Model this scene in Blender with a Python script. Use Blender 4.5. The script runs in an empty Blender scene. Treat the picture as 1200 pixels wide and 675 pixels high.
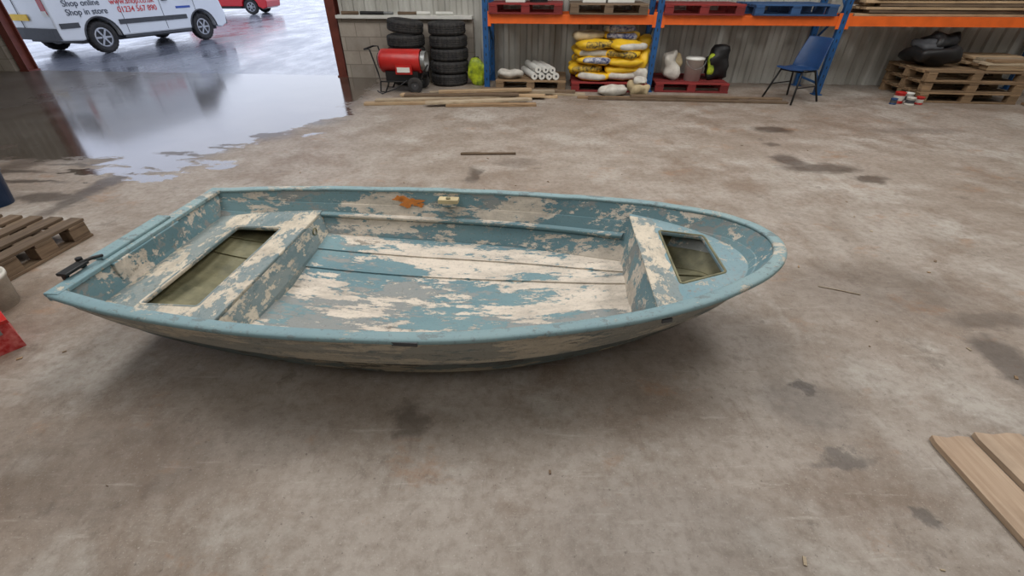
import bpy, bmesh, math, random
from mathutils import Vector, Matrix, noise as mnoise
random.seed(7)
D=bpy.data; C=bpy.context
scene=C.scene
scene.view_settings.view_transform='Standard'
scene.view_settings.look='None'

# ---------------------------------------------------------------- node helpers
def s2l(c):
    return tuple(((x/255)/12.92 if x/255<=.04045 else ((x/255+.055)/1.055)**2.4) for x in c)+(1,)
class NT:
    def __init__(s,name):
        s.m=D.materials.new(name); s.m.use_nodes=True
        s.t=s.m.node_tree; s.b=s.t.nodes['Principled BSDF']
    def n(s,t,**k):
        x=s.t.nodes.new(t)
        for a,b in k.items(): setattr(x,a,b)
        return x
    def l(s,a,b): s.t.links.new(a,b)
    def coord(s,scale=(1,1,1),world=False,rot=(0,0,0)):
        mp=s.n('ShaderNodeMapping'); mp.inputs['Scale'].default_value=scale; mp.inputs['Rotation'].default_value=rot
        if world:
            g=s.n('ShaderNodeNewGeometry'); s.l(g.outputs['Position'],mp.inputs[0])
        else:
            g=s.n('ShaderNodeTexCoord'); s.l(g.outputs['Object'],mp.inputs[0])
        return mp.outputs[0]
    def noise(s,vec,scale,detail=4,rough=.55,out='Fac',dist=0):
        x=s.n('ShaderNodeTexNoise'); x.inputs['Scale'].default_value=scale; x.inputs['Detail'].default_value=detail
        x.inputs['Roughness'].default_value=rough; x.inputs['Distortion'].default_value=dist
        s.l(vec,x.inputs['Vector']); return x.outputs[out]
    def mr(s,v,a,b,c=0,d=1,smooth=False):
        x=s.n('ShaderNodeMapRange'); x.inputs[1].default_value=a;x.inputs[2].default_value=b;x.inputs[3].default_value=c;x.inputs[4].default_value=d
        if smooth: x.interpolation_type='SMOOTHSTEP'
        s.l(v,x.inputs[0]); return x.outputs[0]
    def math(s,op,a,b=None):
        x=s.n('ShaderNodeMath'); x.operation=op
        for i,v in enumerate((a,b)):
            if v is None: continue
            if isinstance(v,(int,float)): x.inputs[i].default_value=v
            else: s.l(v,x.inputs[i])
        return x.outputs[0]
    def mix(s,f,a,b,blend='MIX'):
        x=s.n('ShaderNodeMix'); x.data_type='RGBA'; x.blend_type=blend
        for i,v in ((0,f),(6,a),(7,b)):
            if isinstance(v,(int,float)): x.inputs[i].default_value=v
            elif isinstance(v,tuple): x.inputs[i].default_value=v
            else: s.l(v,x.inputs[i])
        return x.outputs[2]
    def bump(s,h,strength=.3,dist=.01):
        x=s.n('ShaderNodeBump'); x.inputs['Strength'].default_value=strength; x.inputs['Distance'].default_value=dist
        s.l(h,x.inputs['Height']); s.l(x.outputs[0],s.b.inputs['Normal'])
    def set(s,col=None,rough=None,metal=None,spec=None):
        for k,v in (('Base Color',col),('Roughness',rough),('Metallic',metal),('Specular IOR Level',spec)):
            if v is None: continue
            if isinstance(v,(int,float,tuple)): s.b.inputs[k].default_value=v
            else: s.l(v,s.b.inputs[k])
        return s.m

def plain(name,rgb,rough=.6,metal=0,var=.25,scale=8,rgb2=None,bump=0):
    t=NT(name); v=t.coord(); n=t.noise(v,scale,6,.6)
    c=s2l(rgb); c2=s2l(rgb2) if rgb2 else tuple(x*(1-var) for x in c[:3])+(1,)
    col=t.mix(t.mr(n,.38,.68),c,c2)
    if bump: t.bump(t.noise(v,scale*4,5),bump,.01)
    return t.set(col,rough,metal)
def wood(name,rgb,rgb2,scale=(2,30,30),rough=.75):
    t=NT(name); v=t.coord(scale); n=t.noise(v,1.5,6,.6,dist=.4)
    g=t.n('ShaderNodeNewGeometry')
    col=t.mix(t.mr(n,.3,.7),s2l(rgb),s2l(rgb2))
    vb=t.noise(t.coord(),5,4)
    col=t.mix(t.mr(vb,.5,.8,0,.45),col,tuple(x*.45 for x in s2l(rgb2)[:3])+(1,))
    k=t.mr(g.outputs['Random Per Island'],0,1,.62,1.15)
    cc=t.n('ShaderNodeCombineColor')
    for i in range(3): t.l(k,cc.inputs[i])
    col=t.mix(1.0,col,cc.outputs[0],'MULTIPLY')
    t.bump(n,.3,.004)
    return t.set(col,rough)

def peel(name,base,base2,grey,cream,gthr=.55,cthr=.55,scale=3.2,stretch=(.42,1,1),dark=None,rough=.62,off=0):
    t=NT(name)
    tc=t.n('ShaderNodeTexCoord')
    def M(o):
        mp=t.n('ShaderNodeMapping'); mp.inputs['Scale'].default_value=stretch; mp.inputs['Location'].default_value=o
        t.l(tc.outputs['Object'],mp.inputs[0]); return mp.outputs[0]
    v=M((off,off*.7,off*.3)); v2=M((off+7.3,3.1,1.7)); v3=M((off+1.3,9.1,4.7))
    n0=t.noise(v,2.0,5,.6); n1=t.noise(v,scale,13,.72,dist=.1); n2=t.noise(v2,scale,14,.74,dist=.1)
    n3=t.noise(v3,scale*4,10,.75); n5=t.noise(v3,scale*2.6,12,.78)
    col=t.mix(t.mr(n0,.35,.65),s2l(base),s2l(base2))
    col=t.mix(t.mr(n3,.57,.585,0,.9),col,s2l(grey))
    gm=t.mr(n1,gthr,gthr+.012); col=t.mix(gm,col,s2l(grey))
    cm=t.math('MAXIMUM',t.mr(n2,cthr,cthr+.01),t.mr(n5,cthr+.055,cthr+.065))
    creamv=t.mix(t.mr(t.noise(v,9,8,.75),.44,.68),s2l(cream),tuple(x*.62 for x in s2l(cream)[:3])+(1,))
    cm2=t.math('MULTIPLY',cm,t.mr(t.noise(v,scale*7,8,.75),.62,.60))
    col=t.mix(cm2,col,creamv)
    if dark:
        n4=t.noise(v3,scale*1.7,12,.8); col=t.mix(t.mr(n4,.61,.64,0,.8),col,s2l(dark))
    fine=t.noise(t.coord(),60,4,.7)
    col=t.mix(t.mr(fine,.55,.72,0,.4),col,s2l((84,78,68)))
    h=t.math('SUBTRACT',1.0,t.math('ADD',t.math('MULTIPLY',cm2,.7),t.math('MULTIPLY',gm,.4)))
    t.bump(h,.5,.004)
    return t.set(col,rough)

# ---------------------------------------------------------------- mesh builder
class MB:
    def __init__(s): s.v=[];s.f=[];s.m=[];s.sm=[];s.mats=[];s.M=Matrix.Identity(4)
    def mi(s,mat):
        if mat not in s.mats: s.mats.append(mat)
        return s.mats.index(mat)
    def add(s,vs,fs,mat,smooth=False,mlist=None):
        o=len(s.v); s.v+= [s.M@Vector(p) for p in vs]
        i=s.mi(mat)
        for k,f in enumerate(fs):
            s.f.append([o+x for x in f]); s.m.append(s.mi(mlist[k]) if mlist else i); s.sm.append(smooth)
    def box(s,c,d,mat,rz=0,R=None):
        x,y,z=[q/2 for q in d]
        R=R or Matrix.Rotation(rz,3,'Z'); c=Vector(c)
        vs=[c+R@Vector(p) for p in [(-x,-y,-z),(x,-y,-z),(x,y,-z),(-x,y,-z),(-x,-y,z),(x,-y,z),(x,y,z),(-x,y,z)]]
        s.add(vs,[(0,3,2,1),(4,5,6,7),(0,1,5,4),(1,2,6,5),(2,3,7,6),(3,0,4,7)],mat)
    def cyl(s,p0,p1,r,mat,seg=20,r2=None,caps=True,smooth=True):
        p0=Vector(p0);p1=Vector(p1);r2=r if r2 is None else r2
        d=(p1-p0).normalized(); a=d.orthogonal().normalized(); b=d.cross(a)
        vs=[];n=seg
        for p,rr in ((p0,r),(p1,r2)):
            for i in range(n):
                t=2*math.pi*i/n; vs.append(p+a*math.cos(t)*rr+b*math.sin(t)*rr)
        s.add(vs,[(i,(i+1)%n,n+(i+1)%n,n+i) for i in range(n)],mat,smooth)
        if caps: s.add(vs,[tuple(range(n))[::-1],tuple(range(n,2*n))],mat,False)
    def tube(s,pts,r,mat,seg=8,closed=False):
        pts=[Vector(p) for p in pts];N=len(pts);vs=[];prev=None
        for i,p in enumerate(pts):
            if closed: d=(pts[(i+1)%N]-pts[i-1])
            else: d=pts[min(i+1,N-1)]-pts[max(i-1,0)]
            d.normalize()
            a=d.orthogonal() if prev is None else prev-d*prev.dot(d)
            a.normalize(); prev=a; b=d.cross(a)
            for k in range(seg):
                t=2*math.pi*k/seg; vs.append(p+a*math.cos(t)*r+b*math.sin(t)*r)
        fs=[]
        for i in range(N if closed else N-1):
            j=(i+1)%N
            for k in range(seg): fs.append((i*seg+k,i*seg+(k+1)%seg,j*seg+(k+1)%seg,j*seg+k))
        if not closed: fs+= [tuple(range(seg))[::-1],tuple(range((N-1)*seg,N*seg))]
        s.add(vs,fs,mat,True)
    def lathe(s,prof,c,axis,mat,seg=40,smooth=True,mod=None,closed=False):
        axis=Vector(axis).normalized();a=axis.orthogonal().normalized();b=axis.cross(a);c=Vector(c);vs=[];n=len(prof)
        for i in range(seg):
            t=2*math.pi*i/seg
            for k,(r,h) in enumerate(prof):
                rr=r+(mod(i,k) if mod else 0)
                vs.append(c+axis*h+a*math.cos(t)*rr+b*math.sin(t)*rr)
        fs=[]
        for i in range(seg):
            j=(i+1)%seg
            for k in range(n if closed else n-1):
                k2=(k+1)%n; fs.append((i*n+k,j*n+k,j*n+k2,i*n+k2))
        s.add(vs,fs,mat,smooth)
    def pillow(s,c,d,mat,R=None,e=.5,seed=0,amp=.012,mat2=None,nu=20,nv=12,pred=None):
        R=R or Matrix.Identity(3);c=Vector(c);vs=[]
        def pw(x,p): return math.copysign(abs(x)**p,x)
        for j in range(nv+1):
            ph=-math.pi/2+math.pi*j/nv
            for i in range(nu):
                th=2*math.pi*i/nu
                x=pw(math.cos(ph),.7)*pw(math.cos(th),e);y=pw(math.cos(ph),.7)*pw(math.sin(th),e);z=pw(math.sin(ph),.8)
                p=Vector((x*d[0]/2,y*d[1]/2,z*d[2]/2))
                k=mnoise.noise(p*7+Vector((seed*3.1,seed,0)))
                p+=Vector((x,y,z))*k*amp*2
                vs.append(c+R@p)
        fs=[];ml=[]
        for j in range(nv):
            for i in range(nu):
                fs.append((j*nu+i,j*nu+(i+1)%nu,(j+1)*nu+(i+1)%nu,(j+1)*nu+i))
                ml.append(mat2 if (mat2 and pred(j/nv,i/nu)) else mat)
        s.add(vs,fs,mat,True,ml)
    def poly(s,pts,axis_vec,mat):
        """extrude polygon pts by vector"""
        n=len(pts);a=[Vector(p) for p in pts];v=Vector(axis_vec);b=[p+v for p in a]
        s.add(a+b,[tuple(range(n))[::-1],tuple(range(n,2*n))]+[(i,(i+1)%n,n+(i+1)%n,n+i) for i in range(n)],mat)
    def build(s,name,loc=(0,0,0),rz=0,bevel=0,parent=None,rot=None):
        me=D.meshes.new(name); me.from_pydata([tuple(p) for p in s.v],[],s.f)
        for m in s.mats: me.materials.append(m)
        for p,mi,sm in zip(me.polygons,s.m,s.sm): p.material_index=mi;p.use_smooth=sm
        bm=bmesh.new();bm.from_mesh(me);bmesh.ops.recalc_face_normals(bm,faces=bm.faces);bm.to_mesh(me);bm.free()
        me.update()
        o=D.objects.new(name,me);scene.collection.objects.link(o)
        o.location=loc;o.rotation_euler=rot or (0,0,rz)
        if bevel:
            b=o.modifiers.new('bev','BEVEL');b.width=bevel;b.segments=2;b.limit_method='ANGLE';b.angle_limit=math.radians(40)
        if parent: o.parent=parent
        return o
def empty(name,loc=(0,0,0),rz=0):
    o=D.objects.new(name,None);scene.collection.objects.link(o);o.location=loc;o.rotation_euler=(0,0,rz);o.empty_display_size=.2;return o

# ---------------------------------------------------------------- materials
m_pine=wood('pine',(204,180,146),(172,140,104))
m_pale=wood('pale_timber',(196,182,158),(160,140,114))
m_old=wood('old_timber',(132,112,90),(92,74,58))
m_palw=wood('pallet_wood',(160,132,100),(114,92,68))
m_redw=wood('red_pallet_paint',(150,46,44),(112,34,34))
m_bluew=wood('blue_pallet_paint',(52,92,140),(40,70,110))
m_blue=plain('rack_blue',(28,84,140),.45,0,.3,5)
m_orange=plain('rack_orange',(232,104,34),.45,0,.2,5)
m_steel=plain('galv_steel',(150,152,152),.4,.6)
m_black=plain('black_plastic',(24,24,26),.5)
m_rubber=plain('tyre_rubber',(38,38,40),.8,0,.4,10,rgb2=(58,56,54))
m_redmetal=plain('red_enamel',(186,38,34),.35,0,.25,6)
m_white=plain('white_plastic',(222,222,216),.5,0,.12,5)
m_sack=plain('white_sack',(206,202,192),.8,0,.3,9,bump=.4)
m_beige=plain('beige_sack',(190,172,136),.85,0,.3,9,bump=.4)
m_yellow=plain('yellow_bag_print',(236,192,40),.5,0,.18,6)
m_navy=plain('navy_print',(36,52,104),.5,0,.3,18,rgb2=(210,210,214))
m_charcoal=plain('charcoal_print',(54,50,44),.5,0,.3,26,rgb2=(224,186,60))
m_lime=plain('lime_bag',(190,206,40),.5,0,.3,9,rgb2=(70,100,40))
m_vanw=plain('van_white_paint',(222,226,230),.2,0,.05,2)
m_carred=plain('car_red_paint',(196,24,34),.2,0,.1,2)
m_glass=plain('dark_glass',(20,26,32),.06,0,.1,2)
m_grey=plain('grey_plastic',(70,72,76),.6)
m_alloy=plain('alloy_wheel',(170,172,176),.35,.7)
m_chairblue=plain('chair_blue_plastic',(30,66,112),.4,0,.2,5)
m_lampred=plain('tail_lamp_red',(170,20,24),.15)
m_textblue=plain('lettering_slate',(60,70,86),.5)
m_textred=plain('lettering_red',(214,60,60),.5)
m_blueplate=plain('decal_blue',(40,80,170),.4)
m_column=plain('red_oxide_steel',(116,58,46),.6,0,.35,6)

# ---------------------------------------------------------------- room
ANG=math.atan(-.09)
ex=Vector((math.cos(ANG),math.sin(ANG),0)); nn=Vector((math.sin(ANG),-math.cos(ANG),0))
O=Vector((-.3,8.9,0))
def W(s,d,z=0): return O+ex*s+nn*d+Vector((0,0,z))
def wall_y(x): return 8.9-.09*(x+.3)

def floor_mat(name,outside=False):
    t=NT(name); v=t.coord(world=True)
    sx=t.n('ShaderNodeSeparateXYZ'); t.l(v,sx.inputs[0]); X,Y=sx.outputs[0],sx.outputs[1]
    big=t.noise(v,.45,6,.6); mid=t.noise(v,2.3,9,.66); fine=t.noise(v,22,7,.7); vf=t.noise(v,130,3,.6)
    def warped(scale,amount,det=7):
        warp=t.noise(v,scale,det,.65,out='Color')
        wv=t.n('ShaderNodeVectorMath');wv.operation='SUBTRACT';t.l(warp,wv.inputs[0]);wv.inputs[1].default_value=(.5,.5,.5)
        ws=t.n('ShaderNodeVectorMath');ws.operation='SCALE';t.l(wv.outputs[0],ws.inputs[0]);ws.inputs['Scale'].default_value=amount
        pw=t.n('ShaderNodeVectorMath');pw.operation='ADD';t.l(v,pw.inputs[0]);t.l(ws.outputs[0],pw.inputs[1]);return pw.outputs[0]
    ps=warped(5,.3)
    if outside:
        col=t.mix(t.mr(mid,.3,.7),s2l((130,134,146)),s2l((104,108,120)))
        col=t.mix(t.mr(fine,.4,.7,0,.5),col,s2l((84,86,94)))
        st=t.noise(t.coord((1,.35,1),world=True,rot=(0,0,.35)),1.4,8,.65)
        rough=t.mr(st,.38,.62,.12,.42)
        t.bump(t.noise(v,7,5),.14,.01)
        t.b.inputs['Coat Weight'].default_value=.45; t.b.inputs['Coat Roughness'].default_value=.12
        return t.set(col,rough)
    col=t.mix(t.mr(big,.36,.64),s2l((166,158,149)),s2l((144,131,119)))
    col=t.mix(t.mr(mid,.40,.70,0,.85),col,s2l((118,104,90)))
    col=t.mix(t.mr(t.noise(v,1.1,8,.7),.52,.64,0,.6),col,s2l((180,175,167)))
    col=t.mix(t.mr(t.noise(v,.8,10,.74,dist=.3),.52,.62,0,.7),col,s2l((116,98,82)))
    col=t.mix(t.mr(t.noise(t.coord((1,1,1),world=True,rot=(0,0,2)),3.6,10,.72),.60,.66,0,.5),col,s2l((98,88,78)))
    col=t.mix(t.mr(fine,.46,.70,0,.5),col,s2l((108,96,85)))
    col=t.mix(t.mr(vf,.6,.72,0,.35),col,s2l((205,200,192)))
    col=t.mix(t.mr(t.noise(v,55,4,.7),.63,.70,0,.65),col,s2l((76,66,58)))
    col=t.mix(t.mr(t.noise(t.coord((1,1.6,1),world=True,rot=(0,0,.7)),1.7,10,.75),.575,.65,0,.5),col,s2l((144,110,82)))
    sc=t.noise(t.coord((1.2,9,1),world=True,rot=(0,0,.5)),2.2,9,.75)
    col=t.mix(t.mr(sc,.58,.66,0,.3),col,s2l((192,186,176)))
    sc2=t.noise(t.coord((7,1.0,1),world=True,rot=(0,0,.9)),2.0,9,.75)
    col=t.mix(t.mr(sc2,.59,.67,0,.4),col,s2l((112,97,85)))
    spots=[(3.18,5.57,.20,.14,.75),(2.83,4.47,.14,.16,.8),(3.02,4.25,.34,.13,.8),(3.32,3.95,.14,.08,.8),
      (-.36,4.07,.07,.2,.7),(.04,4.4,.22,.12,.35),(-.43,1.215,.06,.09,.6),(1.34,1.41,.055,.045,.95),(1.33,1.3,.18,.13,.45),
      (1.305,1.044,.10,.03,.75),(1.45,.816,.035,.035,.75),(2.43,1.56,.11,.2,.8),(2.6,1.9,.25,.06,.5),(-1.31,.93,.05,.05,.4),(-3.70,4.0,.10,.85,.8),(-3.95,3.55,.22,.10,.8),
      (-4.9,4.5,.2,.4,.6),(-5.2,4.15,.7,.045,.85),(-4.7,3.9,.6,.04,.85),(-5.4,4.5,.8,.05,.85),(-5.9,4.9,.9,.06,.85),(-4.3,4.35,.35,.04,.7),(4.9,5.5,.5,.12,.35),(2.9,5.0,.08,.06,.6),(-1.0,1.15,.25,.14,.25),(.9,1.75,.5,.2,.25),
      (2.2,2.2,.5,.25,.3),(-1.6,1.0,.5,.2,.3),(.5,.75,.4,.2,.25)]
    damp=None
    for (cx,cy,rx,ry,a) in spots:
        q=t.n('ShaderNodeVectorMath');q.operation='SUBTRACT';t.l(ps,q.inputs[0]);q.inputs[1].default_value=(cx,cy,0)
        q2=t.n('ShaderNodeVectorMath');q2.operation='MULTIPLY';t.l(q.outputs[0],q2.inputs[0]);q2.inputs[1].default_value=(1/rx,1/ry,0)
        q3=t.n('ShaderNodeVectorMath');q3.operation='LENGTH';t.l(q2.outputs[0],q3.inputs[0])
        k=t.mr(q3.outputs['Value'],.75,1.35,a,0)
        damp=k if damp is None else t.math('MAXIMUM',damp,k)
    s2=t.n('ShaderNodeSeparateXYZ');t.l(warped(1.3,1.3),s2.inputs[0])
    x_,y_=s2.outputs[0],s2.outputs[1]
    a=t.math('SUBTRACT',-2.35,x_); b=t.math('SUBTRACT',y_,4.45)
    w=t.math('MINIMUM',a,b)
    w=t.math('MINIMUM',w,t.math('ADD',t.math('MULTIPLY',t.math('SUBTRACT',y_,4.8),.6),t.math('SUBTRACT',-3.0,x_)))
    q=t.math('ABSOLUTE',t.math('ADD',t.math('SUBTRACT',x_,-3.35),t.math('MULTIPLY',t.math('SUBTRACT',y_,5.0),-.25)))
    tongue=t.math('MINIMUM',t.math('SUBTRACT',.16,q),t.math('SUBTRACT',y_,4.1))
    w=t.math('MAXIMUM',w,tongue)
    pud=t.mr(t.noise(t.coord((.6,1.4,1),world=True),1.1,8,.65),.40,.62,-.5,.5)
    near=t.mr(Y,4.8,7.0,1,.15)
    w1=t.math('ADD',w,t.math('MULTIPLY',pud,near))
    leftfade=t.mr(t.math('ADD',X,t.math('MULTIPLY',t.noise(v,1.8,8,.7),2.4)),-6.2,-4.4,.28,1)
    wet=t.math('MULTIPLY',t.mr(w1,.0,.10),leftfade)
    dampzone=t.mr(w,-.2,.2,0,.9)
    damp=t.math('MAXIMUM',damp,dampzone); damp=t.math('MINIMUM',t.math('MAXIMUM',damp,wet),1.0)
    dk=t.mix(1.0,col,s2l((124,117,112)),'MULTIPLY')
    col=t.mix(t.math('MULTIPLY',damp,.92),col,dk)
    r=t.mr(fine,.3,.7,.5,.72)
    x=t.n('ShaderNodeMix');t.l(damp,x.inputs[0]);t.l(r,x.inputs[2]);x.inputs[3].default_value=.34
    y=t.n('ShaderNodeMix');t.l(wet,y.inputs[0]);t.l(x.outputs[0],y.inputs[2]);y.inputs[3].default_value=.11
    t.l(t.math('MULTIPLY',wet,.6),t.b.inputs['Coat Weight']); t.b.inputs['Coat Roughness'].default_value=.09
    bp=t.n('ShaderNodeBump');bp.inputs['Distance'].default_value=.006
    t.l(t.math('SUBTRACT',.4,t.math('MULTIPLY',wet,.30)),bp.inputs['Strength']);t.l(t.math('ADD',fine,t.math('MULTIPLY',mid,.8)),bp.inputs['Height']);t.l(bp.outputs[0],t.b.inputs['Normal'])
    return t.set(col,y.outputs[0])
XL,XR,YB,H=-12.0,12.0,-5.0,5.2
fl=MB();fm=floor_mat('concrete_floor')
fl.add([(XL,YB,0),(XR,YB,0),(XR,wall_y(XR),0),(XL,wall_y(XL),0),(XL,YB,-.2),(XR,YB,-.2),(XR,wall_y(XR),-.2),(XL,wall_y(XL),-.2)],[(0,1,2,3),(4,7,6,5),(0,4,5,1),(1,5,6,2),(3,2,6,7),(0,3,7,4)],fm);fl.build('floor')
yg=MB();ym=floor_mat('wet_yard',True)
yg.add([(-60,wall_y(-60)+.0,0),(40,wall_y(40)+.0,0),(40,60,0),(-60,60,0)],[(0,1,2,3)],ym);yg.build('yard_ground')

m_clad=NT('cladding_sheet');v=m_clad.coord((1,1,.25));nz=m_clad.noise(v,3,6,.6)
m_clad=m_clad.set(m_clad.mix(m_clad.mr(nz,.35,.7),s2l((196,196,190)),s2l((158,156,148))),.5,0.0)
t=NT('blockwork');v=t.coord();bk=t.n('ShaderNodeTexBrick');mp=t.n('ShaderNodeMapping');mp.inputs['Rotation'].default_value=(math.pi/2,0,0)
tc=t.n('ShaderNodeTexCoord');t.l(tc.outputs['Object'],mp.inputs[0]);t.l(mp.outputs[0],bk.inputs['Vector'])
bk.inputs['Scale'].default_value=1;bk.inputs['Brick Width'].default_value=.44;bk.inputs['Row Height'].default_value=.22;bk.inputs['Mortar Size'].default_value=.008
bk.inputs['Color1'].default_value=s2l((176,166,154));bk.inputs['Color2'].default_value=s2l((156,148,138));bk.inputs['Mortar'].default_value=s2l((136,128,118))
col=t.mix(t.mr(t.noise(v,3,7,.65),.4,.7,0,.6),bk.outputs[0],s2l((126,116,104)));t.bump(t.noise(v,40,5),.3,.005)
m_block=t.set(col,.85)
m_shell=plain('shell_sheet',(196,196,190),.6,0,.1,2)

def clad(mb,s0,s1,z0,z1,d=.0,pitch=.2):
    vs=[];s=s0;pr=[(0,0),(.06,0),(.085,.032),(.15,.032),(.175,0)]
    pts=[]
    while s<s1:
        for a,b in pr:
            if s+a<=s1: pts.append((s+a,b))
        s+=pitch
    pts.append((s1,0));n=len(pts)
    for z in (z0,z1):
        for a,b in pts: vs.append((a,-(d+b),z))
    mb.add(vs,[(i,i+1,n+i+1,n+i) for i in range(n-1)],m_clad)
sj_r=(-3.12+.3)/math.cos(ANG); sj_l=(-9.55+.3)/math.cos(ANG)
sL=-11.85;sR=12.3;DH=4.2
w=MB()
clad(w,sj_r+.12,sR,0.0,H,.03)
w.box(((sj_r+sR)/2+.06,.06,H/2),(sR-sj_r-.12,.12,H),m_shell)
w.build('wall_back',O,ANG)
w=MB();w.box(((sL+sj_l)/2-.06,.06,H/2),(sj_l-sL-.12,.12,H),m_shell);clad(w,sL,sj_l-.12,0,H,.03)
w.build('wall_back_left',O,ANG)
w=MB();w.box(((sj_l+sj_r)/2,.06,(H+DH+.02)/2),(sj_r-sj_l+.2,.12,H-DH-.02),m_shell)
w.build('wall_back_lintel',O,ANG)
b=MB();b.box(((sj_r+.12-.35)/2+.0,-.12,.47),(-.35-sj_r-.12,.11,.94),m_block)
b.build('wall_back_blockwork',O,ANG)
b=MB();b.box(((sj_l+sL)/2,-.12,.47),(sj_l-sL-.3,.11,.94),m_block);b.build('wall_back_left_blockwork',O,ANG)
b=MB();b.box(((sj_r+.12-.35)/2,-.14,.965),(-.35-sj_r-.12,.22,.05),m_white);b.build('trim_1',O,ANG,.004)
for s,nm in ((sj_r,'door_post'),(sj_l,'door_post')):
    c=MB();c.box((0,-.02,DH/2),(.02,.2,DH),m_column)
    c.box((0,-.12,DH/2),(.16,.02,DH),m_column);c.box((0,.08,DH/2),(.16,.02,DH),m_column)
    c.box((0,-.02,.01),(.2,.24,.02),m_column);c.build(nm,W(s,0,0),ANG)
c=MB();c.cyl((sj_l+.1,-.36,DH+.2),(sj_r-.1,-.36,DH+.2),.2,m_steel,24);c.box(((sj_l+sj_r)/2,-.36,DH+.0),(sj_r-sj_l-.2,.04,.08),m_steel);c.build('door_1_roller_shutter',O,ANG)
for nm,p,q in (('wall_left',(XL,YB),(XL,wall_y(XL))),('wall_right',(XR,YB),(XR,wall_y(XR))),('wall_front',(XL,YB),(XR,YB))):
    c=MB();p=Vector((*p,0));q=Vector((*q,0));c.add([p,q,q+Vector((0,0,H)),p+Vector((0,0,H))],[(0,1,2,3)],m_shell);c.build(nm)
c=MB();c.add([(XL,YB,H),(XR,YB,H),(XR,wall_y(XR),H),(XL,wall_y(XL),H)],[(0,1,2,3)],m_shell);c.build('ceiling')

# ---------------------------------------------------------------- boat
m_in=peel('flaking_blue_interior',(90,124,134),(112,142,148),(136,140,138),(214,203,188),.55,.522,3.4,(.36,1.0,1.0),dark=(112,106,96))
m_seat=peel('flaking_grey_seat',(136,144,141),(120,137,140),(108,128,132),(208,197,178),.55,.515,5.2,(1,.55,1),off=4,dark=(98,94,84))
m_gun=peel('gunwale_blue',(118,148,156),(136,160,162),(112,128,130),(190,184,170),.58,.585,6,(.6,1,1),off=9)
m_out=peel('hull_outside_paint',(152,150,142),(138,140,134),(108,118,118),(190,181,164),.57,.52,4.6,(.32,1,1.5),off=2,dark=(76,78,78))
m_outlow=peel('hull_bottom_paint',(78,94,98),(100,104,100),(68,66,60),(152,142,124),.54,.55,5,(.35,1,1.2),off=12,dark=(50,50,50))
m_raw=plain('bare_fibreglass',(128,124,94),.6,0,.4,7,rgb2=(82,82,60),bump=.3)
m_bowb=peel('bow_deck_blue',(112,146,156),(130,154,160),(134,140,140),(196,188,172),.60,.565,6,(1,1,1),off=5)
m_rust=plain('orange_stain',(196,118,44),.7,0,.3,20)

rim=[(0,.575,.42),(.36,.655,.41),(.85,.715,.40),(1.3,.73,.40),(1.75,.715,.405),(2.15,.655,.42),(2.5,.575,.44),(2.8,.465,.465),(3.02,.335,.485),(3.145,.225,.495),(3.215,.115,.5),(3.24,0,.502)]
chi=[(.03,.48,.24),(.36,.54,.175),(.83,.585,.12),(1.3,.60,.093),(1.72,.58,.09),(2.08,.52,.10),(2.4,.42,.12),(2.67,.315,.15),(2.87,.215,.19),(2.98,.12,.225),(3.02,.05,.24),(3.03,0,.25)]
kee=[(.04,0,.19),(.36,0,.09),(.83,0,.03),(1.3,0,.0),(1.72,0,0),(2.06,0,.02),(2.36,0,.05),(2.6,0,.085),(2.78,0,.12),(2.9,0,.16),(2.97,0,.195),(3.03,0,.25)]
def cr(P,u):
    n=len(P)-1;i=min(int(u),n-1);f=u-i
    p=[Vector(P[max(i-1,0)]),Vector(P[i]),Vector(P[i+1]),Vector(P[i+2]) if i+2<=n else Vector(P[i+1])]
    if i==0: p[0]=2*p[1]-p[2]
    if i+2>n:
        q=Vector(P[n-1]);p[3]=Vector((q.x,-q.y,q.z))
    a,b,c,d=p
    return .5*((2*b)+(c-a)*f+(2*a-5*b+4*c-d)*f*f+(3*b-a-3*c+d)*f**3)
NS=88
us=[11*i/NS for i in range(NS+1)]
R_=[cr(rim,u) for u in us];C_=[cr(chi,u) for u in us];K_=[cr(kee,u) for u in us]
def norm2(P,i):
    a=P[max(i-1,0)];b=P[min(i+1,len(P)-1)]
    if i==len(P)-1: return Vector((1,0,0))
    t=(b-a);t.z=0;t.normalize();return Vector((-t.y,t.x,0))
NR=[norm2(R_,i) for i in range(NS+1)]
NR[0]=Vector((0,1,0))
RI=[R_[i]-NR[i]*.034 for i in range(NS+1)]
CI=[];KI=[]
for i in range(NS+1):
    c=C_[i]-NR[i]*.04;c.y=max(c.y,0);c.z+=.025;CI.append(c)
    k=K_[i].copy();k.z+=.055;k.x-=.04*(i/NS)**4;KI.append(k)
KI[-1]=CI[-1].copy()
def prof(K,Cc,R,n_out,st=.006):
    out=[];nb,ns=3,3
    dn=Vector((0,0,-1))
    for a in range(nb):
        p0=K.lerp(Cc,a/nb);p1=K.lerp(Cc,(a+1)/nb)
        out.append(p0+dn*(.0 if a==0 else -st));out.append(p1+dn*.003)
    for a in range(ns):
        p0=Cc.lerp(R,a/ns);p1=Cc.lerp(R,(a+1)/ns)
        be=lambda f: .012*math.sin(math.pi*f)
        out.append(p0+n_out*((.006 if a else 0)+be(a/ns)));out.append(p1+n_out*(be((a+1)/ns)))
    return out
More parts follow.
